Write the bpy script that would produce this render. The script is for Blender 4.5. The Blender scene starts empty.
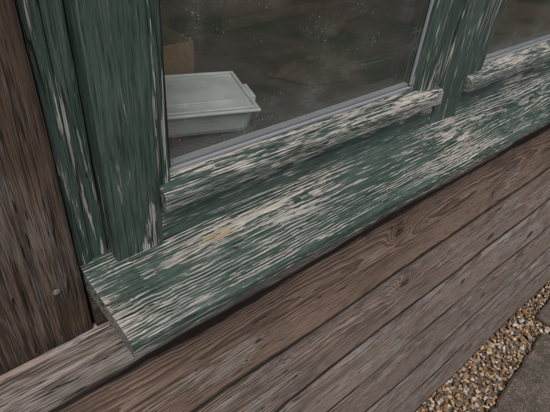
import bpy, math, random, bmesh
import numpy as np
from mathutils import Vector, Matrix, noise
random.seed(4); np.random.seed(4)
H=0.34
CZ=1.81
def Z(k): return CZ+k*H
scn=bpy.context.scene
scn.view_settings.view_transform='Standard'
scn.view_settings.look='None'
scn.view_settings.exposure=0
coll=scn.collection

# ------------------------------------------------------------------ node helpers
class NT:
    def __init__(s,name):
        s.mat=bpy.data.materials.new(name); s.mat.use_nodes=True
        s.t=s.mat.node_tree; s.t.nodes.clear()
        s.out=s.t.nodes.new('ShaderNodeOutputMaterial')
    def n(s,typ,**kw):
        nd=s.t.nodes.new(typ)
        for k,v in kw.items(): setattr(nd,k,v)
        return nd
    def put(s,sock,v):
        if isinstance(v,bpy.types.NodeSocket): s.t.links.new(v,sock)
        else: sock.default_value=v
    def m(s,op,a,b=None,c=None,clamp=False):
        nd=s.n('ShaderNodeMath',operation=op); nd.use_clamp=clamp
        s.put(nd.inputs[0],a)
        if b is not None: s.put(nd.inputs[1],b)
        if c is not None: s.put(nd.inputs[2],c)
        return nd.outputs[0]
    def ss(s,v,lo,hi,a=0.0,b=1.0):
        nd=s.n('ShaderNodeMapRange',interpolation_type='SMOOTHSTEP')
        s.put(nd.inputs[0],v); nd.inputs[1].default_value=lo; nd.inputs[2].default_value=hi
        nd.inputs[3].default_value=a; nd.inputs[4].default_value=b
        return nd.outputs[0]
    def noise(s,vec,scale=1.0,detail=2.0,rough=0.5,out=0):
        nd=s.n('ShaderNodeTexNoise'); s.put(nd.inputs['Vector'],vec)
        nd.inputs['Scale'].default_value=scale; nd.inputs['Detail'].default_value=detail
        nd.inputs['Roughness'].default_value=rough
        return nd.outputs[out]
    def comb(s,x,y,z):
        nd=s.n('ShaderNodeCombineXYZ'); s.put(nd.inputs[0],x); s.put(nd.inputs[1],y); s.put(nd.inputs[2],z)
        return nd.outputs[0]
    def mix(s,f,a,b,blend='MIX'):
        nd=s.n('ShaderNodeMix',data_type='RGBA',blend_type=blend)
        s.put(nd.inputs[0],f)
        for sock,v in ((nd.inputs[6],a),(nd.inputs[7],b)):
            if isinstance(v,tuple): sock.default_value=(v[0],v[1],v[2],1)
            else: s.put(sock,v)
        return nd.outputs[2]
    def bsdf(s,color,rough,height=None,spec=0.3,**kw):
        b=s.n('ShaderNodeBsdfPrincipled')
        if isinstance(color,tuple): b.inputs['Base Color'].default_value=(*color,1)
        else: s.put(b.inputs['Base Color'],color)
        s.put(b.inputs['Roughness'],rough)
        b.inputs['Specular IOR Level'].default_value=spec
        if height is not None:
            bp=s.n('ShaderNodeBump'); bp.inputs['Strength'].default_value=1.0
            bp.inputs['Distance'].default_value=1.0
            s.put(bp.inputs['Height'],height); s.t.links.new(bp.outputs[0],b.inputs['Normal'])
        s.t.links.new(b.outputs[0],s.out.inputs['Surface'])
        return b

def wood_mat(name,axis='X',painted=False,thr=1.05,pitch=0.0032,pith=(0.0,-0.04),knots=(),
             light=(.30,.25,.21),dark=(.12,.085,.065),grey=(.27,.255,.24),greyness=.5,
             paint=(.026,.049,.039),bare_spots=(),nose=None,warp=.016,edgedark=0.0):
    s=NT(name)
    tc=s.n('ShaderNodeTexCoord').outputs['Object']
    sp=s.n('ShaderNodeSeparateXYZ'); s.put(sp.inputs[0],tc)
    if axis=='X': L,a,b=sp.outputs[0],sp.outputs[1],sp.outputs[2]
    elif axis=='Z': L,a,b=sp.outputs[2],sp.outputs[0],sp.outputs[1]
    rnd=s.n('ShaderNodeObjectInfo').outputs['Random']
    Ls=s.m('MULTIPLY_ADD',rnd,37.0,L)
    def crd(kl,kc,off=0.0):
        return s.comb(s.m('MULTIPLY_ADD',Ls,kl,off),s.m('MULTIPLY',a,kc),s.m('MULTIPLY',b,kc))
    ed=s.n('ShaderNodeAttribute'); ed.attribute_name='edge'; edge=ed.outputs['Fac']
    w1=s.noise(crd(1.5,3.0),detail=0.0,out=1)
    w2=s.noise(crd(7.0,26.0,9.0),detail=1.0,out=1)
    s1=s.n('ShaderNodeSeparateXYZ'); s.put(s1.inputs[0],w1)
    s2=s.n('ShaderNodeSeparateXYZ'); s.put(s2.inputs[0],w2)
    def warped(v,i,p):
        r=s.m('MULTIPLY_ADD',s.m('SUBTRACT',s1.outputs[i],.5),warp*2,s.m('SUBTRACT',v,p))
        return s.m('MULTIPLY_ADD',s.m('SUBTRACT',s2.outputs[i],.5),.005,r)
    A=warped(a,0,pith[0]); B=warped(b,1,pith[1])
    r=s.m('SQRT',s.m('ADD',s.m('MULTIPLY',A,A),s.m('MULTIPLY',B,B)))
    kd=None
    for (kx,kc,kr) in knots:
        cc=b if (axis=='X' and abs(pith[0])>abs(pith[1])) else a
        dx=s.m('MULTIPLY',s.m('SUBTRACT',L,kx),0.60)
        dc=s.m('SUBTRACT',cc,kc)
        d2=s.m('ADD',s.m('MULTIPLY',dx,dx),s.m('MULTIPLY',dc,dc))
        d=s.m('SQRT',d2)
        g=s.m('EXPONENT',s.m('DIVIDE',d2,-(kr*1.6)**2))
        r=s.m('MULTIPLY_ADD',g,kr*1.7,r)
        dn=s.m('MULTIPLY_ADD',s.m('SUBTRACT',s.noise(crd(60,60,3.),detail=1),.5),kr*.4,d)
        c=s.ss(dn,kr*.55,kr*.9,1.0,0.0)
        kd=c if kd is None else s.m('MAXIMUM',kd,c)
    ph=s.m('DIVIDE',r,pitch)
    t=s.m('FRACT',ph)
    ringid=s.noise(s.comb(s.m('FLOOR',ph),3.3,7.7),scale=1.37,detail=0)
    late=s.m('MULTIPLY',s.ss(t,.30,.80),s.ss(t,.88,1.0,1.0,0.0))
    late=s.m('MULTIPLY',late,s.ss(ringid,.3,.6,.4,1.0))
    fib=s.noise(crd(24,560,1.0),detail=2.5,rough=.68)
    fib2=s.noise(crd(45,1300,5.0),detail=1.0,rough=.6)
    low=s.noise(crd(5.0,13.0,13.0),detail=2.0,rough=.55)
    mid=s.noise(crd(18.0,190.0,23.0),detail=2.5,rough=.65)
    cr=s.noise(crd(5.0,190.0,33.0),detail=1.0)
    crack=s.m('MULTIPLY',s.ss(s.m('ABSOLUTE',s.m('SUBTRACT',cr,.5)),.005,.016,1.0,0.0),s.ss(low,.46,.54))
    blotch=s.noise(crd(9,22,53.0),detail=2.0,rough=.6)
    if painted:
        e=s.m('MULTIPLY_ADD',low,.66,s.m('MULTIPLY',mid,.47))
        e=s.m('MULTIPLY_ADD',s.m('SUBTRACT',late,.4),.27,e)
        e=s.m('MULTIPLY_ADD',fib,.86,e)
        e=s.m('MULTIPLY_ADD',edge,.06,e)
        if nose is not None:
            e=s.m('ADD',e,s.ss(a,nose[0],nose[1],nose[2],0.0))
        spot=None
        for (kx,ka,ll,ww) in bare_spots:
            dx=s.m('DIVIDE',s.m('SUBTRACT',L,kx),ll); da=s.m('DIVIDE',s.m('SUBTRACT',a,ka),ww)
            d=s.m('ADD',s.m('MULTIPLY',dx,dx),s.m('MULTIPLY',da,da))
            d=s.m('MULTIPLY_ADD',s.m('SUBTRACT',s.noise(crd(70,260,7.)),.5),3.2,d)
            c=s.ss(d,.8,1.05,1.0,0.0); spot=c if spot is None else s.m('MAXIMUM',spot,c)
        expo=s.ss(e,thr,thr+.022)
        if spot is not None: expo=s.m('MAXIMUM',expo,spot)
        wc=s.mix(s.ss(fib2,.35,.68),(.20,.19,.17),(.49,.475,.43))
        wc=s.mix(s.m('MULTIPLY',s.ss(t,.55,.95),.45),wc,(.16,.15,.13))
        wc=s.mix(s.ss(blotch,.40,.68,0,.55),wc,(.25,.25,.24))
        wc=s.mix(s.m('MULTIPLY',s.ss(fib,.62,.72),.40),wc,(.10,.095,.085))
        wc=s.mix(s.m('MULTIPLY',crack,.9),wc,(.03,.028,.022))
        if spot is not None: wc=s.mix(s.m('MULTIPLY',spot,s.ss(mid,.35,.6,.4,.9)),wc,(.27,.22,.12))
        pl=tuple(min(1,c*1.35+.012) for c in paint); pd=tuple(c*.40 for c in paint)
        pc=s.mix(s.ss(blotch,.3,.7),paint,pl)
        pc=s.mix(s.ss(low,.5,.75,0,.3),pc,pd)
        pc=s.mix(s.m('MULTIPLY',s.ss(fib,.52,.62),.22),pc,(.14,.165,.150))
        pc=s.mix(s.m('MULTIPLY',s.ss(fib,.36,.43,1,0),.8),pc,pd)
        pc=s.mix(s.m('MULTIPLY',late,.22),pc,pd)
        pc=s.mix(s.m('MULTIPLY',crack,.85),pc,(.008,.012,.010))
        rim=s.m('MULTIPLY',s.ss(e,thr-.09,thr),s.m('SUBTRACT',1.0,expo))
        pc=s.mix(s.m('MULTIPLY',rim,.20),pc,(.15,.185,.165))
        col=s.mix(expo,pc,wc)
        rough=s.m('MULTIPLY_ADD',expo,.35,s.m('MULTIPLY_ADD',blotch,.25,.27))
        h=s.m('MULTIPLY',s.m('SUBTRACT',1.0,expo),.00032)
        h=s.m('MULTIPLY_ADD',late,.00040,h)
        h=s.m('MULTIPLY_ADD',fib,.0009,h)
        h=s.m('MULTIPLY_ADD',mid,.0013,h)
        h=s.m('MULTIPLY_ADD',crack,-.0012,h)
        s.bsdf(col,rough,h,spec=.5)
    else:
        wc=s.mix(s.ss(t,.15,.95),light,dark)
        wc=s.mix(s.m('MULTIPLY',late,.28),wc,tuple(c*.6 for c in dark))
        gf=s.m('ADD',low,s.m('MULTIPLY',s.m('SUBTRACT',mid,.5),.9))
        g2=s.mix(s.ss(fib2,.3,.7),tuple(c*.66 for c in grey),tuple(c*1.3 for c in grey))
        g2=s.mix(s.m('MULTIPLY',late,.32),g2,tuple(c*.45 for c in grey))
        wc=s.mix(s.ss(gf,.78-greyness*.6,1.0-greyness*.6,0.,.88),wc,g2)
        wc=s.mix(s.m('MULTIPLY',s.ss(fib,.36,.46,1,0),.7),wc,tuple(c*.35 for c in dark))
        wc=s.mix(s.ss(blotch,.48,.74,0,.6),wc,tuple(c*.55 for c in dark))
        if kd is not None:
            kc=s.mix(s.ss(t,.3,.8),(.036,.024,.017),(.08,.052,.036))
            wc=s.mix(s.m('MULTIPLY',kd,.94),wc,kc)
        wc=s.mix(s.m('MULTIPLY',crack,.9),wc,(.012,.009,.007))
        if edgedark:  # darkened edge colour; on cladding it paints in the shadow line at each lap
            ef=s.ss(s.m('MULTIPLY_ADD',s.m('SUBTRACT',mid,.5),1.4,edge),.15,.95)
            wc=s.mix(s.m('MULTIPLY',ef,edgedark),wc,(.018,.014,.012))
        h=s.m('MULTIPLY',late,.0008)
        h=s.m('MULTIPLY_ADD',fib,.0016,h)
        h=s.m('MULTIPLY_ADD',mid,.0024,h)
        h=s.m('MULTIPLY_ADD',crack,-.0018,h)
        s.bsdf(wc,.85,h,spec=.2)
    return s.mat

# ------------------------------------------------------------------ geometry helpers
def empty(name,loc=(0,0,0)):
    o=bpy.data.objects.new(name,None); o.location=loc; coll.objects.link(o); return o
def mk(name,verts,faces,mat,parent=None,loc=(0,0,0),smooth=False):
    me=bpy.data.meshes.new(name); me.from_pydata(verts,[],faces); me.update()
    if smooth:
        for p in me.polygons: p.use_smooth=True
    o=bpy.data.objects.new(name,me); o.location=loc; coll.objects.link(o)
    if mat: me.materials.append(mat)
    if parent: o.parent=parent
    return o
def rounded(prof,r,n=2,band=.004,eset=None):
    out=[]; N=len(prof)
    for i in range(N):
        ev=1.0 if (eset is None or i in eset) else 0.0
        p0=Vector(prof[i-1]);p=Vector(prof[i]);p1=Vector(prof[(i+1)%N])
        d0=(p0-p);d1=(p1-p)
        r0=min(r,d0.length*.3); r1=min(r,d1.length*.3)
        A=p+d0.normalized()*r0; B=p+d1.normalized()*r1
        E0=p+d0.normalized()*min(r0+band,d0.length*.48); E1=p+d1.normalized()*min(r1+band,d1.length*.48)
        out.append((E0.x,E0.y,0.0))
        for k in range(n+1):
            t=k/n
            q=A*(1-t)**2+p*2*t*(1-t)+B*t*t
            out.append((q.x,q.y,ev))
        out.append((E1.x,E1.y,0.0))
    return out
def prism(name,prof,axis,l0,l1,mat,parent,r=.0018,seg=.02,wob=.0006,wf=9.0,fine=.0002,bow=0.0,band=.004,n=2,eset=None):
    cx=sum(p[0] for p in prof)/len(prof); cy=sum(p[1] for p in prof)/len(prof)
    pr=rounded([(p[0]-cx,p[1]-cy) for p in prof],r,band=band,n=n,eset=eset)
    N=max(2,int((l1-l0)/seg)); verts=[];faces=[];M=len(pr);ev=[]
    sd=random.random()*100
    for i in range(N+1):
        L=(l1-l0)*i/N
        bw=noise.noise((L*.9+sd,0,0))*bow if bow else 0
        for (u,v,e) in pr:
            n1=noise.noise((L*wf+sd,u*20,v*20)); n2=noise.noise((L*wf+sd+50,u*20,v*20))
            U=u+n1*wob; V=v+n2*wob+bw
            if fine:
                U+=noise.noise((L*90+sd,u*300,v*300))*fine; V+=noise.noise((L*90+sd+50,u*300,v*300))*fine
            if axis=='X': verts.append((L,U,V))
            else: verts.append((U,V,L))
            ev.append(max(e,1.0 if i in(0,N) else 0.0))
    for i in range(N):
        for j in range(M):
            a=i*M+j;b=i*M+(j+1)%M;c=b+M;d=a+M
            faces.append((a,d,c,b))
    faces.append(tuple(range(M))); faces.append(tuple(reversed(range(N*M,(N+1)*M))))
    loc=(l0,cx,cy) if axis=='X' else (cx,cy,l0)
    o=mk(name,verts,faces,mat,parent,loc)
    at=o.data.attributes.new('edge','FLOAT','POINT'); at.data.foreach_set('value',ev)
    bm=bmesh.new(); bm.from_mesh(o.data); bmesh.ops.recalc_face_normals(bm,faces=bm.faces); bm.to_mesh(o.data); bm.free()
    return o
def hp(pts): return [(y*H,Z(z)) for (y,z) in pts]
def rect(y0,y1,z0,z1): return hp([(y0,z0),(y1,z0),(y1,z1),(y0,z1)])
def xrect(x0,x1,y0,y1): return [(x0*H,y0*H),(x1*H,y0*H),(x1*H,y1*H),(x0*H,y1*H)]

# ------------------------------------------------------------------ materials
SX0=.262
m_sill=wood_mat('weathered_green_paint_sill','X',True,thr=.995,pitch=.0026,pith=(.01,-.035),
    bare_spots=[((.664-SX0)*H,.018,.025,.0066)],nose=(-.0505,-.046,-.10))
m_rail=wood_mat('weathered_green_paint_rail','X',True,thr=.98,pitch=.0025,pith=(.0,-.03))
m_low=wood_mat('weathered_green_paint_lower','X',True,thr=1.035,pitch=.0028,pith=(.03,.0))
m_post=wood_mat('green_paint_vertical','Z',True,thr=1.18,pitch=.0026,pith=(.01,.045))
m_mull=wood_mat('green_paint_mullion','Z',True,thr=1.12,pitch=.0026,pith=(.01,.045))
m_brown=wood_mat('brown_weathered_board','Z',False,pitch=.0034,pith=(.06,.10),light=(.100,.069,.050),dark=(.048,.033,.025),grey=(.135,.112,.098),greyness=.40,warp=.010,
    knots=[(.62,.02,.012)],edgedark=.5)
CX0=-6.0
def K(X): return X*H-CX0
clad_cols=[((.24,.195,.168),(.11,.084,.069),.60),((.25,.178,.140),(.12,.079,.058),.30),((.245,.192,.162),(.125,.091,.072),.48),
           ((.26,.208,.178),(.13,.098,.080),.55),((.24,.19,.163),(.115,.088,.071),.50),((.255,.21,.18),(.12,.093,.078),.58),((.23,.19,.163),(.11,.083,.066),.5)]
zb=[-1.43,-1.96,-2.51,-3.13,-3.80,-4.53,-5.29]
zt=[-1.215]+zb[:-1]
knots={1:[(1.87,-1.60,.011),(.9,-1.75,.005),(3.0,-1.8,.008)],
       2:[(2.14,-2.16,.013),(3.37,-2.38,.015),(1.2,-2.3,.005)],
       3:[(4.55,-2.95,.018),(3.2,-2.8,.010)],4:[(4.0,-3.5,.014)]}

# ------------------------------------------------------------------ timber wall
wall=empty('timber_clad_wall')
for i,(t,b) in enumerate(zip(zt,zb)):
    if i>0: prof=hp([(.944,b),(1.03,b),(1.03,t+.04),(1.000,t+.04),(.994,t-.03),(.966,t-.22)])
    else: prof=hp([(.955,b),(1.03,b),(1.03,t),(.972,t)])
    czm=sum(p[1] for p in prof)/len(prof)
    ks=[(K(k[0]),Z(k[1])-czm,k[2]) for k in knots.get(i,[])]
    L_,D_,g_=clad_cols[i]
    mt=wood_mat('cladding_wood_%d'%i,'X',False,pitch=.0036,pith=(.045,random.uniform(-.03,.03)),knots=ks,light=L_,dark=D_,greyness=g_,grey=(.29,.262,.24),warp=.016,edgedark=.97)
    prism('cladding_board_%d'%i,prof,'X',CX0,6.5,mt,wall,r=.0065+.0014*i,seg=.02,wob=.0070,wf=3.2,fine=.0009,band=.0085+.0016*i,n=5,eset=(0,4))  # band, eset: where the painted lap shadow runs along the board edge
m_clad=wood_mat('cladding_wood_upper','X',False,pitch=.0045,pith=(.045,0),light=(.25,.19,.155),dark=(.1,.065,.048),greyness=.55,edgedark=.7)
for side,(x0,x1) in enumerate(((CX0,-.21*H),(4.30*H,6.5))):
    k=0; z=-1.21
    while z<2.6:
        prism('cladding_side_%d_%d'%(side,k),hp([(.955,z),(1.02,z),(1.02,z+.6),(.99,z+.6)]),'X',x0,x1,m_clad,wall,r=.003,seg=.08,wob=.002,wf=5,fine=0)
        z+=.55;k+=1
for k in range(2):
    z=1.9+k*.5
    prism('cladding_head_%d'%k,hp([(.955,z),(1.02,z),(1.02,z+.55),(.99,z+.55)]),'X',-.20*H,4.29*H,m_clad,wall,r=.003,seg=.05,fine=0)
prism('brown_trim_board',xrect(-.20,.252,1.003,1.09),'Z',Z(-1.207),Z(1.88),m_brown,wall,r=.002,seg=.02,wob=.0012)
prism('brown_trim_board_far',xrect(3.82,4.28,1.003,1.09),'Z',Z(-1.207),Z(1.88),m_brown,wall,r=.002,seg=.03,fine=0)
prism('sill_apron_batten',rect(1.0,1.088,-1.212,-1.072),'X',.263*H,3.80*H,m_clad,wall,seg=.04)
m_dark=NT('dark_building_paper'); m_dark.bsdf((.03,.028,.025),.9); m_dark=m_dark.mat
mk('wall_lining',[(CX0,1.09*H,Z(-5.32)),(6.5,1.09*H,Z(-5.32)),(6.5,1.09*H,Z(-1.09)),(CX0,1.09*H,Z(-1.09))],[(0,1,2,3)],m_dark,wall)
def steel():
    s=NT('galvanised_nail'); n=s.noise(s.n('ShaderNodeTexCoord').outputs['Object'],scale=400)
    s.bsdf(s.mix(s.ss(n,.4,.65),(.26,.25,.24),(.13,.105,.09)),.55,spec=.5).inputs['Metallic'].default_value=.4; return s.mat
m_nail=steel()
def nail(X,Y,z,r):
    bm=bmesh.new(); bmesh.ops.create_uvsphere(bm,u_segments=16,v_segments=8,radius=r)
    for v in bm.verts: v.co.z*=.3
    me=bpy.data.meshes.new('nail'); bm.to_mesh(me); bm.free(); me.materials.append(m_nail)
    for p in me.polygons: p.use_smooth=True
    o=bpy.data.objects.new('nail_head',me); coll.objects.link(o); o.parent=wall
    o.location=(X*H,Y*H,Z(z)); o.rotation_euler=(math.radians(90),0,0)
nail(.181,1.0015,-1.003,.0036)
nail(.06,1.0015,-.35,.0034)
nail(.31,.960,-1.36,.0032)
for j,x in enumerate((1.35,3.0,4.7,6.4)):
    for i in range(1,7):
        nail(x+random.uniform(-.03,.03),.948,zb[i]+.13,.0028)

# ------------------------------------------------------------------ sill
sill=empty('window_sill')
prism('sill_board',hp([(.733,-1.064),(1.11,-1.064),(1.11,-.980),(.744,-1.010),(.730,-1.020)]),'X',SX0*H,3.81*H,m_sill,sill,r=.0022,seg=.006,wob=.0018,wf=12,fine=.0008)
prism('sill_throat_strip',rect(.80,.82,-1.078,-1.0695),'X',(SX0+.02)*H,3.79*H,m_low,sill,seg=.05)

# ------------------------------------------------------------------ window
win=empty('green_window')
TOP=1.75
prism('outer_frame_strip',xrect(.2625,.302,1.040,1.11),'Z',Z(-.985),Z(TOP),m_post,win)
prism('outer_frame_strip_inner',xrect(.304,.353,1.052,1.11),'Z',Z(-.985),Z(TOP),m_post,win)
prism('frame_post',xrect(.357,.508,.998,1.11),'Z',Z(-.990),Z(TOP),m_post,win,r=.0022,seg=.01,wob=.0007)
prism('frame_post_far',xrect(3.555,3.705,.998,1.11),'Z',Z(-.990),Z(TOP),m_post,win,r=.0022)
prism('outer_frame_strip_far',xrect(3.708,3.80,1.045,1.11),'Z',Z(-.985),Z(TOP),m_post,win)
prism('mullion',xrect(1.915,2.140,1.004,1.11),'Z',Z(-.990),Z(TOP),m_mull,win,r=.0022,seg=.01)
prism('frame_head',rect(.998,1.11,1.752,1.88),'X',.2625*H,3.80*H,m_low,win)
m_gask=NT('grey_glazing_gasket'); m_gask.bsdf((.22,.235,.255),.45); m_gask=m_gask.mat
m_blk=NT('black_rubber_seal'); m_blk.bsdf((.02,.02,.022),.6); m_blk=m_blk.mat
def glassmat():
    s=NT('dusty_glass')
    g=s.n('ShaderNodeNewGeometry')
    dt=s.n('ShaderNodeVectorMath',operation='DOT_PRODUCT'); s.put(dt.inputs[0],g.outputs['Normal']); s.put(dt.inputs[1],g.outputs['Incoming'])
    c=s.m('SUBTRACT',1.0,s.m('ABSOLUTE',dt.outputs['Value']))
    F=s.m('MULTIPLY_ADD',s.m('POWER',c,5.0),.90,.10)
    tr=s.n('ShaderNodeBsdfTransparent'); tr.inputs[0].default_value=(.90,.93,.915,1)
    gl=s.n('ShaderNodeBsdfGlossy'); gl.inputs['Roughness'].default_value=.015
    m1=s.n('ShaderNodeMixShader'); s.put(m1.inputs[0],F); s.t.links.new(tr.outputs[0],m1.inputs[1]); s.t.links.new(gl.outputs[0],m1.inputs[2])
    P=s.n('ShaderNodeTexCoord').outputs['Object']
    a=s.noise(P,scale=16,detail=5,rough=.7); b=s.noise(P,scale=520,detail=1); w=s.noise(P,scale=4,detail=2)
    sp=s.n('ShaderNodeSeparateXYZ'); s.put(sp.inputs[0],P)
    bottom=s.ss(sp.outputs[2],0.0,.03,.12,0.0)
    mp=s.n('ShaderNodeMapping'); mp.inputs['Rotation'].default_value=(0,math.radians(35),0); mp.inputs['Scale'].default_value=(9,1,110); s.put(mp.inputs[0],P)
    st=s.noise(mp.outputs[0],scale=1,detail=3,rough=.6)
    d=s.m('MULTIPLY',s.ss(a,.50,.70,.0,.11),s.ss(b,.38,.58,.1,1.0))
    d=s.m('MULTIPLY_ADD',s.m('MULTIPLY',s.ss(st,.54,.70),s.ss(w,.45,.6)),.06,d)
    d=s.m('ADD',d,s.m('MULTIPLY',bottom,s.ss(b,.4,.6)))
    d=s.m('ADD',d,s.ss(w,.40,.62,.004,.030))
    vo=s.n('ShaderNodeTexVoronoi'); s.put(vo.inputs['Vector'],P); vo.inputs['Scale'].default_value=130
    sk=s.m('MULTIPLY',s.ss(vo.outputs['Distance'],.05,.13,1,0),s.ss(a,.46,.54))
    d=s.m('ADD',d,s.m('MULTIPLY',sk,.5),clamp=True)
    df=s.n('ShaderNodeBsdfDiffuse'); df.inputs[0].default_value=(.42,.42,.40,1)
    m2=s.n('ShaderNodeMixShader'); s.put(m2.inputs[0],d); s.t.links.new(m1.outputs[0],m2.inputs[1]); s.t.links.new(df.outputs[0],m2.inputs[2])
    s.t.links.new(m2.outputs[0],s.out.inputs['Surface']); return s.mat
m_glass=glassmat()
def casement(tag,x0,gx0,gx1,x1):
    prism('casement_bottom_rail_'+tag,hp([(.978,-.868),(1.10,-.868),(1.10,-.787),(1.048,-.787),(.990,-.800),(.978,-.812)]),'X',x0*H,x1*H,m_rail,win,r=.0022,seg=.006,wob=.0012,wf=14,fine=.0006)
    prism('casement_stile_l_'+tag,[(x0*H,1.018*H),((gx0-.014)*H,1.018*H),(gx0*H,1.048*H),(gx0*H,1.10*H),(x0*H,1.10*H)],'Z',Z(-.799),Z(TOP-.11),m_mull,win,r=.0014,seg=.01)
    prism('casement_stile_r_'+tag,[((gx1+.03)*H,1.012*H),(x1*H,1.012*H),(x1*H,1.10*H),(gx1*H,1.10*H),(gx1*H,1.048*H)],'Z',Z(-.799),Z(TOP-.11),m_mull,win,r=.0014,seg=.01)
    prism('casement_top_rail_'+tag,rect(1.012,1.10,TOP-.108,TOP-.004),'X',x0*H,x1*H,m_rail,win)
    prism('gasket_bottom_'+tag,rect(1.050,1.060,-.786,-.776),'X',(gx0+.001)*H,(gx1-.001)*H,m_gask,win,r=.0005,seg=.05,wob=0,fine=0)
    prism('gasket_right_'+tag,xrect(gx1-.012,gx1-.001,1.050,1.060),'Z',Z(-.769),Z(TOP-.112),m_gask,win,r=.0005,seg=.05,wob=0,fine=0)
    prism('gasket_left_'+tag,xrect(gx0+.001,gx0+.008,1.050,1.060),'Z',Z(-.769),Z(TOP-.112),m_blk,win,r=.0005,seg=.05,wob=0,fine=0)
    prism('glazing_spacer_'+tag,rect(1.066,1.092,-.786,-.770),'X',(gx0+.001)*H,(gx1-.001)*H,m_gask,win,r=.0005,seg=.05,wob=0,fine=0)
    for j,y in enumerate((1.062,1.094)):
        w=(gx1-gx0)*H; h=(TOP-.112+.786)*H
        mk('glass_pane_%s_%d'%(tag,j),[(0,0,0),(w,0,0),(w,0,h),(0,0,h)],[(0,1,2,3)],m_glass,win,(gx0*H,y*H,Z(-.786)))
casement('a',.512,.566,1.752,1.910)
casement('b',2.146,2.305,3.49,3.55)
prism('frame_cill_a',hp([(1.006,-.988),(1.105,-.988),(1.105,-.872),(1.03,-.872),(1.012,-.90)]),'X',.5095*H,1.913*H,m_low,win,r=.002,seg=.006)
prism('frame_cill_b',hp([(1.006,-.988),(1.105,-.988),(1.105,-.872),(1.03,-.872),(1.012,-.90)]),'X',2.142*H,3.553*H,m_low,win,r=.002,seg=.006)

# ------------------------------------------------------------------ interior room shell
room=empty('shed_interior')
s=NT('interior_boards'); P=s.n('ShaderNodeTexCoord').outputs['Object']
mp=s.n('ShaderNodeMapping'); mp.inputs['Scale'].default_value=(1,1,9); s.put(mp.inputs[0],P)
n=s.noise(mp.outputs[0],scale=3,detail=4)
s.bsdf(s.mix(n,(.04,.028,.02),(.09,.06,.042)),.8); m_in=s.mat
RX0,RX1,RY0,RY1,RZ0,RZ1=-1.5,4.2,1.13*H,3.1,Z(-5.2),Z(2.3)
def quad(name,pts,mat,par): return mk(name,pts,[(0,1,2,3)],mat,par)
quad('back_wall',[(RX0,RY1,RZ0),(RX1,RY1,RZ0),(RX1,RY1,RZ1),(RX0,RY1,RZ1)],m_in,room)
quad('left_wall',[(RX0,RY0,RZ0),(RX0,RY1,RZ0),(RX0,RY1,RZ1),(RX0,RY0,RZ1)],m_in,room)
quad('right_wall',[(RX1,RY0,RZ0),(RX1,RY1,RZ0),(RX1,RY1,RZ1),(RX1,RY0,RZ1)],m_in,room)
quad('floor',[(RX0,RY0,RZ0),(RX1,RY0,RZ0),(RX1,RY1,RZ0),(RX0,RY1,RZ0)],m_in,room)
quad('ceiling',[(CX0,.9*H,RZ1),(6.5,.9*H,RZ1),(6.5,RY1+.1,RZ1),(CX0,RY1+.1,RZ1)],m_in,room)
quad('inner_wall_low',[(RX0,RY0,RZ0),(RX1,RY0,RZ0),(RX1,RY0,Z(-.88)),(RX0,RY0,Z(-.88))],m_in,room)
quad('inner_wall_left',[(RX0,RY0,Z(-.88)),(.5*H,RY0,Z(-.88)),(.5*H,RY0,RZ1),(RX0,RY0,RZ1)],m_in,room)
quad('inner_wall_right',[(3.6*H,RY0,Z(-.88)),(RX1,RY0,Z(-.88)),(RX1,RY0,RZ1),(3.6*H,RY0,RZ1)],m_in,room)
quad('inner_wall_head',[(.5*H,RY0,Z(1.8)),(3.6*H,RY0,Z(1.8)),(3.6*H,RY0,RZ1),(.5*H,RY0,RZ1)],m_in,room)
def simple(name,c1,c2,scale,rough=.6,spec=.3,bump=0):
    s=NT(name); P=s.n('ShaderNodeTexCoord').outputs['Object']; n=s.noise(P,scale=scale,detail=4,rough=.6)
    s.bsdf(s.mix(s.ss(n,.35,.65),c1,c2),rough,s.m('MULTIPLY',n,bump) if bump else None,spec=spec); return s.mat
def boxobj(name,x0,x1,y0,y1,z0,z1,mat,par,rotz=0,bev=.003,taper=0,open_top=False,wall=.002):
    bm=bmesh.new(); bmesh.ops.create_cube(bm,size=1)
    sx,sy,sz=(x1-x0),(y1-y0),(z1-z0)
    for v in bm.verts:
        k=1-taper if v.co.z<0 else 1
        v.co=Vector((v.co.x*sx*k,v.co.y*sy*k,v.co.z*sz))
    if open_top:
        f=max(bm.faces,key=lambda f:f.calc_center_median().z)
        bmesh.ops.delete(bm,geom=[f],context='FACES_ONLY')
    me=bpy.data.meshes.new(name); bm.to_mesh(me); bm.free(); me.materials.append(mat)
    o=bpy.data.objects.new(name,me); coll.objects.link(o); o.location=((x0+x1)/2,(y0+y1)/2,(z0+z1)/2); o.rotation_euler=(0,0,rotz)
    if par: o.parent=par
    if open_top:
        md=o.modifiers.new('s','SOLIDIFY'); md.thickness=wall
    md=o.modifiers.new('b','BEVEL'); md.width=bev; md.segments=3
    return o
BZ=Z(-.96)
bench=empty('workbench')
m_bench=simple('grey_bench_laminate',(.030,.030,.034),(.080,.078,.083),18,.30,.5)
boxobj('bench_top',-.9,3.9,RY0+.004,RY0+.56,BZ-.03,BZ,m_bench,bench)
for x in (-.7,.9,2.3,3.7):
    boxobj('bench_leg',x,x+.06,RY0+.45,RY0+.51,RZ0+.001,BZ-.031,m_in,bench)
    boxobj('bench_leg_wall',x,x+.06,RY0+.02,RY0+.08,RZ0+.001,BZ-.031,m_in,bench)
tub=empty('plastic_tub',(.92*H,1.60*H,BZ+.001)); tub.rotation_euler=(0,0,math.radians(-20))
s=NT('translucent_white_plastic'); P=s.n('ShaderNodeTexCoord').outputs['Object']; n=s.noise(P,scale=25,detail=4)
b=s.bsdf(s.mix(s.ss(n,.35,.65),(.64,.65,.67),(.80,.81,.82)),.35,spec=.5); m_tub=s.mat
boxobj('tub_body',-.098,.098,-.060,.060,0,.036,m_tub,tub,bev=.010,taper=.10)
boxobj('tub_lid',-.103,.103,-.066,.066,.0365,.041,m_tub,tub,bev=.002)
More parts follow.
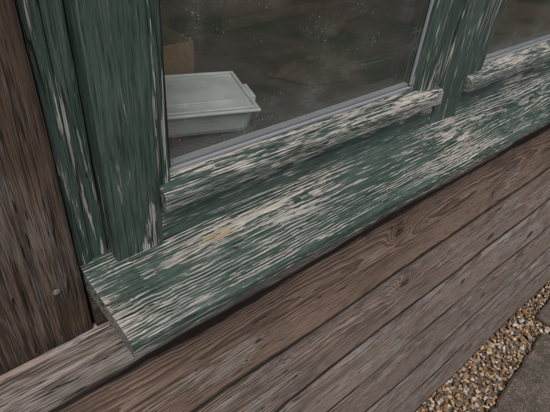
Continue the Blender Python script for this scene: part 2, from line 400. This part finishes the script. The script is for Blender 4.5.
for (a0,a1,b0,b1) in ((-.100,.100,-.063,-.058),(-.100,.100,.058,.063),(-.100,-.095,-.057,.057),(.095,.100,-.057,.057)):
    boxobj('lid_lip',a0,a1,b0,b1,.0412,.0445,m_tub,tub,bev=.0012)
boxobj('lid_panel',-.070,.070,-.036,.036,.0412,.0432,m_tub,tub,bev=.0009)
for sx in (-1,1): boxobj('lid_clip',sx*.1065-.003,sx*.1065+.003,-.022,.022,.022,.040,m_tub,tub,bev=.001)
cb=empty('cardboard_box',(.84*H,2.06*H,BZ+.001)); cb.rotation_euler=(0,0,math.radians(4))
m_cb=simple('cardboard',(.24,.135,.07),(.31,.185,.10),40,.85)
boxobj('box_body',-.12,.12,-.06,.06,0,.070,m_cb,cb,open_top=True,wall=.003,bev=.0008)
boxobj('box_flap_back',-.12,.12,.063,.100,.067,.070,m_cb,cb,bev=.0006)
def lathe(name,prof,mat,par,loc,rot=(0,0,0),n=28):
    V=[];F=[]
    for (r,z) in prof:
        for k in range(n): V.append((r*math.cos(2*math.pi*k/n),r*math.sin(2*math.pi*k/n),z))
    for i in range(len(prof)-1):
        for k in range(n): F.append((i*n+k,i*n+(k+1)%n,(i+1)*n+(k+1)%n,(i+1)*n+k))
    F.append(tuple(reversed(range(n))))
    o=mk(name,V,F,mat,par,loc,smooth=True); o.rotation_euler=rot; return o
m_blkp=simple('black_plastic',(.012,.012,.013),(.025,.025,.026),30,.4,.5)
m_cloth=simple('dark_cloth',(.030,.027,.025),(.075,.066,.058),30,.9,.1,.004)
pot=[(.035,0),(.055,.09),(.06,.092),(.06,.11),(.055,.11),(.05,.09),(.033,.008),(.001,.008)]
lathe('plant_pot',pot,m_blkp,None,(1.52*H,2.35*H,BZ+.001))
lathe('plant_pot',pot,m_blkp,None,(2.72*H,1.90*H,BZ+.056),(math.radians(90),0,math.radians(40)))
lathe('plant_pot',pot,m_blkp,None,(3.2*H,1.6*H,BZ+.001))
m_handle=simple('worn_wood_handle',(.11,.07,.04),(.18,.115,.07),40,.6)
tw=empty('hand_trowel',(2.30*H,2.05*H,BZ+.012)); tw.rotation_euler=(0,0,math.radians(28))
lathe('handle',[(.004,0),(.012,.004),(.014,.03),(.011,.06),(.014,.095),(.009,.11),(.005,.112)],m_handle,tw,(0,0,0),(0,math.radians(90),0))
lathe('shank',[(.003,0),(.0035,.002),(.0035,.05),(.003,.052)],m_nail,tw,(.111,0,0),(0,math.radians(90),0))
V=[];F=[]
for i in range(12):
    u=i/11; wd=.030*math.sin(min(1,.25+u*.9)*math.pi*.5)*(1 if u<.6 else math.sqrt(max(0,1-((u-.6)/.4)**2)))+.001
    for j in range(9):
        v=(j/8-.5)*2; V.append((.16+u*.11,wd*v,-.006+.010*v*v*(1-u*.5)))
for i in range(11):
    for j in range(8): F.append((i*9+j,(i+1)*9+j,(i+1)*9+j+1,i*9+j+1))
bl=mk('blade',V,F,m_nail,tw,smooth=True); bl.modifiers.new('s','SOLIDIFY').thickness=.0015
tool=empty('wooden_plank_stack',(1.7*H,2.62*H,BZ+.001)); tool.rotation_euler=(0,0,math.radians(6))
m_pl=simple('offcut_wood',(.12,.07,.042),(.20,.125,.078),25,.8)
for k in range(2): boxobj('plank',-.15+.03*k,.50+.02*k,-.05+.008*k,.0+.01*k,.024*k,.022+.024*k,m_pl,tool,bev=.001)
V=[];F=[];N=44
for i in range(N):
    for j in range(N):
        x=(i/(N-1)-.5)*2;y=(j/(N-1)-.5)*2
        rr=math.sqrt(x*x+y*y); ang=math.atan2(y,x)
        h=max(0,1-rr**2)**.6
        z=.010*h*(1+.9*noise.noise((x*2.2,y*2.2,3)))+.022*abs(noise.noise((x*3.5,y*3.5,1)))*h
        k=1+.35*noise.noise((math.cos(ang)*1.5,math.sin(ang)*1.5,7))
        m_=min(1,1/max(rr,1e-5)) if rr>1 else 1
        V.append((x*m_*.10*k,y*m_*.06*k,z+.001))
for i in range(N-1):
    for j in range(N-1): F.append((i*N+j,(i+1)*N+j,(i+1)*N+j+1,i*N+j+1))
mk('crumpled_cloth',V,F,m_cloth,None,(1.90*H,1.72*H,BZ+.001),smooth=True)

# ------------------------------------------------------------------ ground
s=NT('ground_soil_grass'); P=s.n('ShaderNodeTexCoord').outputs['Object']
n1=s.noise(P,scale=.6,detail=5); n2=s.noise(P,scale=70,detail=4,rough=.7)
c=s.mix(s.ss(n2,.35,.65),(.09,.075,.055),(.22,.18,.13)); c=s.mix(s.ss(n1,.5,.62),c,(.06,.085,.035))
s.bsdf(c,.9,s.m('MULTIPLY',n2,.01)); m_gr=s.mat
mk('ground',[(-60,-60,-.012),(60,-60,-.012),(60,60,-.012),(-60,60,-.012)],[(0,1,2,3)],m_gr)
bm=bmesh.new(); bmesh.ops.create_icosphere(bm,subdivisions=2,radius=1.0)
bv=np.array([v.co[:] for v in bm.verts]); bf=np.array([[v.index for v in f.verts] for f in bm.faces]); bm.free()
shapes=[]
for k in range(14):
    o=np.random.rand(3)*50; sc=[]
    for v in bv:
        q=Vector(v); d=1+.28*noise.noise(q*.9+Vector(o))+.10*noise.noise(q*2.2+Vector(o))
        sc.append(d)
    shp=bv*np.array(sc)[:,None]
    for q in range(3):
        nrm=np.random.randn(3); nrm/=np.linalg.norm(nrm); dd=shp@nrm; lim=.72
        shp=shp-np.outer(np.maximum(dd-lim,0)*.8,nrm)
    shapes.append(shp)
pal=np.array([(.34,.22,.12),(.28,.17,.09),(.42,.32,.20),(.50,.45,.38),(.56,.54,.50),(.20,.13,.08),(.14,.12,.11),(.36,.33,.30),(.42,.28,.14),(.30,.27,.24),(.24,.12,.07),(.22,.15,.09),(.16,.10,.06)])
allv=[];allf=[];allc=[];off=0
NG=6500
for k in range(NG):
    x=random.uniform(.2,3.9); y=random.uniform(-.22,.345)
    if k<5200: x=random.uniform(1.0,3.3); y=random.uniform(.02,.345)
    r=random.choice((.0045,.006,.0075,.009,.011,.0125))*random.uniform(.85,1.15)
    e=np.random.randn(3,3); q,_=np.linalg.qr(e)
    sh=shapes[k%14]*np.array([1.0,random.uniform(.7,.95),random.uniform(.5,.75)])*r
    sh=sh@q.T; sh[:,2]*=.85
    z=-.006+random.uniform(0,.012)
    allv.append(sh+np.array([x,y,z])); allf.append(bf+off); off+=len(bv)
    c=pal[random.randrange(len(pal))]*random.uniform(.6,1.0)
    allc.append(np.tile(np.append(c,1.0),(len(bv),1)))
V=np.concatenate(allv);F=np.concatenate(allf);C=np.concatenate(allc).astype(np.float32)
me=bpy.data.meshes.new('gravel'); me.vertices.add(len(V)); me.vertices.foreach_set('co',V.astype(np.float32).ravel())
me.loops.add(F.size); me.loops.foreach_set('vertex_index',F.astype(np.int32).ravel())
me.polygons.add(len(F)); me.polygons.foreach_set('loop_start',np.arange(0,F.size,3,dtype=np.int32))
me.update(calc_edges=True); me.validate()
ca=me.color_attributes.new('Col','FLOAT_COLOR','POINT'); ca.data.foreach_set('color',C.ravel())
me.polygons.foreach_set('use_smooth',np.ones(len(F),dtype=bool))
s=NT('gravel_stones'); at=s.n('ShaderNodeAttribute'); at.attribute_name='Col'
P=s.n('ShaderNodeTexCoord').outputs['Object']; n=s.noise(P,scale=250,detail=3,rough=.65)
c=s.mix(s.ss(n,.3,.7),(.6,.58,.55),(1.2,1.15,1.1)); c=s.mix(1.0,at.outputs['Color'],c,'MULTIPLY')
s.bsdf(c,.7,s.m('MULTIPLY',n,.0012),spec=.3); me.materials.append(s.mat)
g=bpy.data.objects.new('gravel',me); coll.objects.link(g)
s=NT('mossy_paving_stone'); P=s.n('ShaderNodeTexCoord').outputs['Object']
n1=s.noise(P,scale=14,detail=6,rough=.68); n2=s.noise(P,scale=160,detail=4,rough=.75); n3=s.noise(P,scale=6,detail=5,rough=.65)
c=s.mix(s.ss(n1,.38,.62),(.090,.072,.056),(.170,.145,.118)); c=s.mix(s.ss(n2,.46,.60,0,.8),c,(.045,.039,.033)); c=s.mix(s.ss(n3,.50,.62,0,.5),c,(.060,.062,.036))
vo=s.n('ShaderNodeTexVoronoi'); s.put(vo.inputs['Vector'],P); vo.inputs['Scale'].default_value=60
c=s.mix(s.ss(s.m('MULTIPLY_ADD',s.m('SUBTRACT',n2,.5),.4,vo.outputs['Distance']),.12,.22,.6,0),c,(.30,.30,.26))
s.bsdf(c,.85,s.m('ADD',s.m('MULTIPLY',n2,.006),s.m('MULTIPLY',n1,.014))); m_slab=s.mat
def slab(cx,cy,sx,sy,rot):
    N=50;M=50;V=[];F=[]
    sd=random.random()*50
    for i in range(N):
        for j in range(M):
            x=(i/(N-1)-.5)*sx;y=(j/(M-1)-.5)*sy
            ed=min(sx/2-abs(x),sy/2-abs(y))
            jx=.010*noise.noise((x*12+sd,y*12,0))+.005*noise.noise((x*45+sd,y*45,0)); jy=.010*noise.noise((x*12+sd,y*12,5))+.005*noise.noise((x*45+sd,y*45,5))
            z=.030+.005*noise.noise((x*6+sd,y*6,2))+.002*noise.noise((x*40+sd,y*40,2))+(-.007 if ed<1e-4 else 0)
            V.append((x+jx,y+jy,z))
    for i in range(N-1):
        for j in range(M-1): F.append((i*M+j,(i+1)*M+j,(i+1)*M+j+1,i*M+j+1))
    bi=[i*M for i in range(N)]+[(N-1)*M+j for j in range(1,M)]+[i*M+M-1 for i in range(N-2,-1,-1)]+[j for j in range(M-2,0,-1)]
    b0=len(V)
    for q in bi: V.append((V[q][0],V[q][1],-.02))
    for k in range(len(bi)):
        k2=(k+1)%len(bi); F.append((bi[k2],bi[k],b0+k,b0+k2))
    o=mk('paving_slab',V,F,m_slab,None,(cx,cy,0)); o.rotation_euler=(0,0,rot)
    return o
def slab_edge(p,q,depth):
    p=Vector(p)*H;q=Vector(q)*H; d=q-p; L=d.length; u=d/L; n=Vector((u.y,-u.x)); c=(p+q)/2+n*depth/2
    slab(c.x,c.y,L,depth,math.atan2(u.y,u.x))
slab_edge((4.36-.17,.36),(6.05,.53),.45)
slab_edge((6.28,.72),(7.9,.78),.55)
slab_edge((2.2,.20),(4.08,.30),.45)

# ------------------------------------------------------------------ light
w=bpy.data.worlds.new('World'); scn.world=w; w.use_nodes=True
nt=w.node_tree; bg=nt.nodes['Background']; sk=nt.nodes.new('ShaderNodeTexSky'); sk.sky_type='NISHITA'
sk.sun_disc=False; EL,AZ=math.radians(62),math.radians(215)
sk.sun_elevation=EL; sk.sun_rotation=AZ; sk.dust_density=5.0; sk.air_density=1.0; sk.ozone_density=.4
nt.links.new(sk.outputs[0],bg.inputs[0]); bg.inputs[1].default_value=.15
sd=bpy.data.lights.new('sun','SUN'); sd.energy=1.5; sd.angle=math.radians(14); sd.color=(1,.96,.91)
so=bpy.data.objects.new('sun',sd); coll.objects.link(so)
dirv=Vector((math.sin(AZ)*math.cos(EL),math.cos(AZ)*math.cos(EL),math.sin(EL)))
so.rotation_euler=dirv.to_track_quat('Z','Y').to_euler(); so.location=dirv*10

# ------------------------------------------------------------------ camera
F_=Vector((.553,.575,-.603)).normalized(); D_=Vector((-.345,-.500,-.794)); D_=(D_-F_*D_.dot(F_)).normalized()
R_=D_.cross(F_).normalized()
if R_.x<0: R_=-R_
cam=bpy.data.cameras.new('camera'); cam.sensor_width=36; cam.lens=474/550*36; cam.clip_start=.01; cam.clip_end=300
co=bpy.data.objects.new('camera',cam); coll.objects.link(co)
M=Matrix(((R_.x,-D_.x,-F_.x,0),(R_.y,-D_.y,-F_.y,0),(R_.z,-D_.z,-F_.z,CZ),(0,0,0,1)))
co.matrix_world=M
scn.camera=co
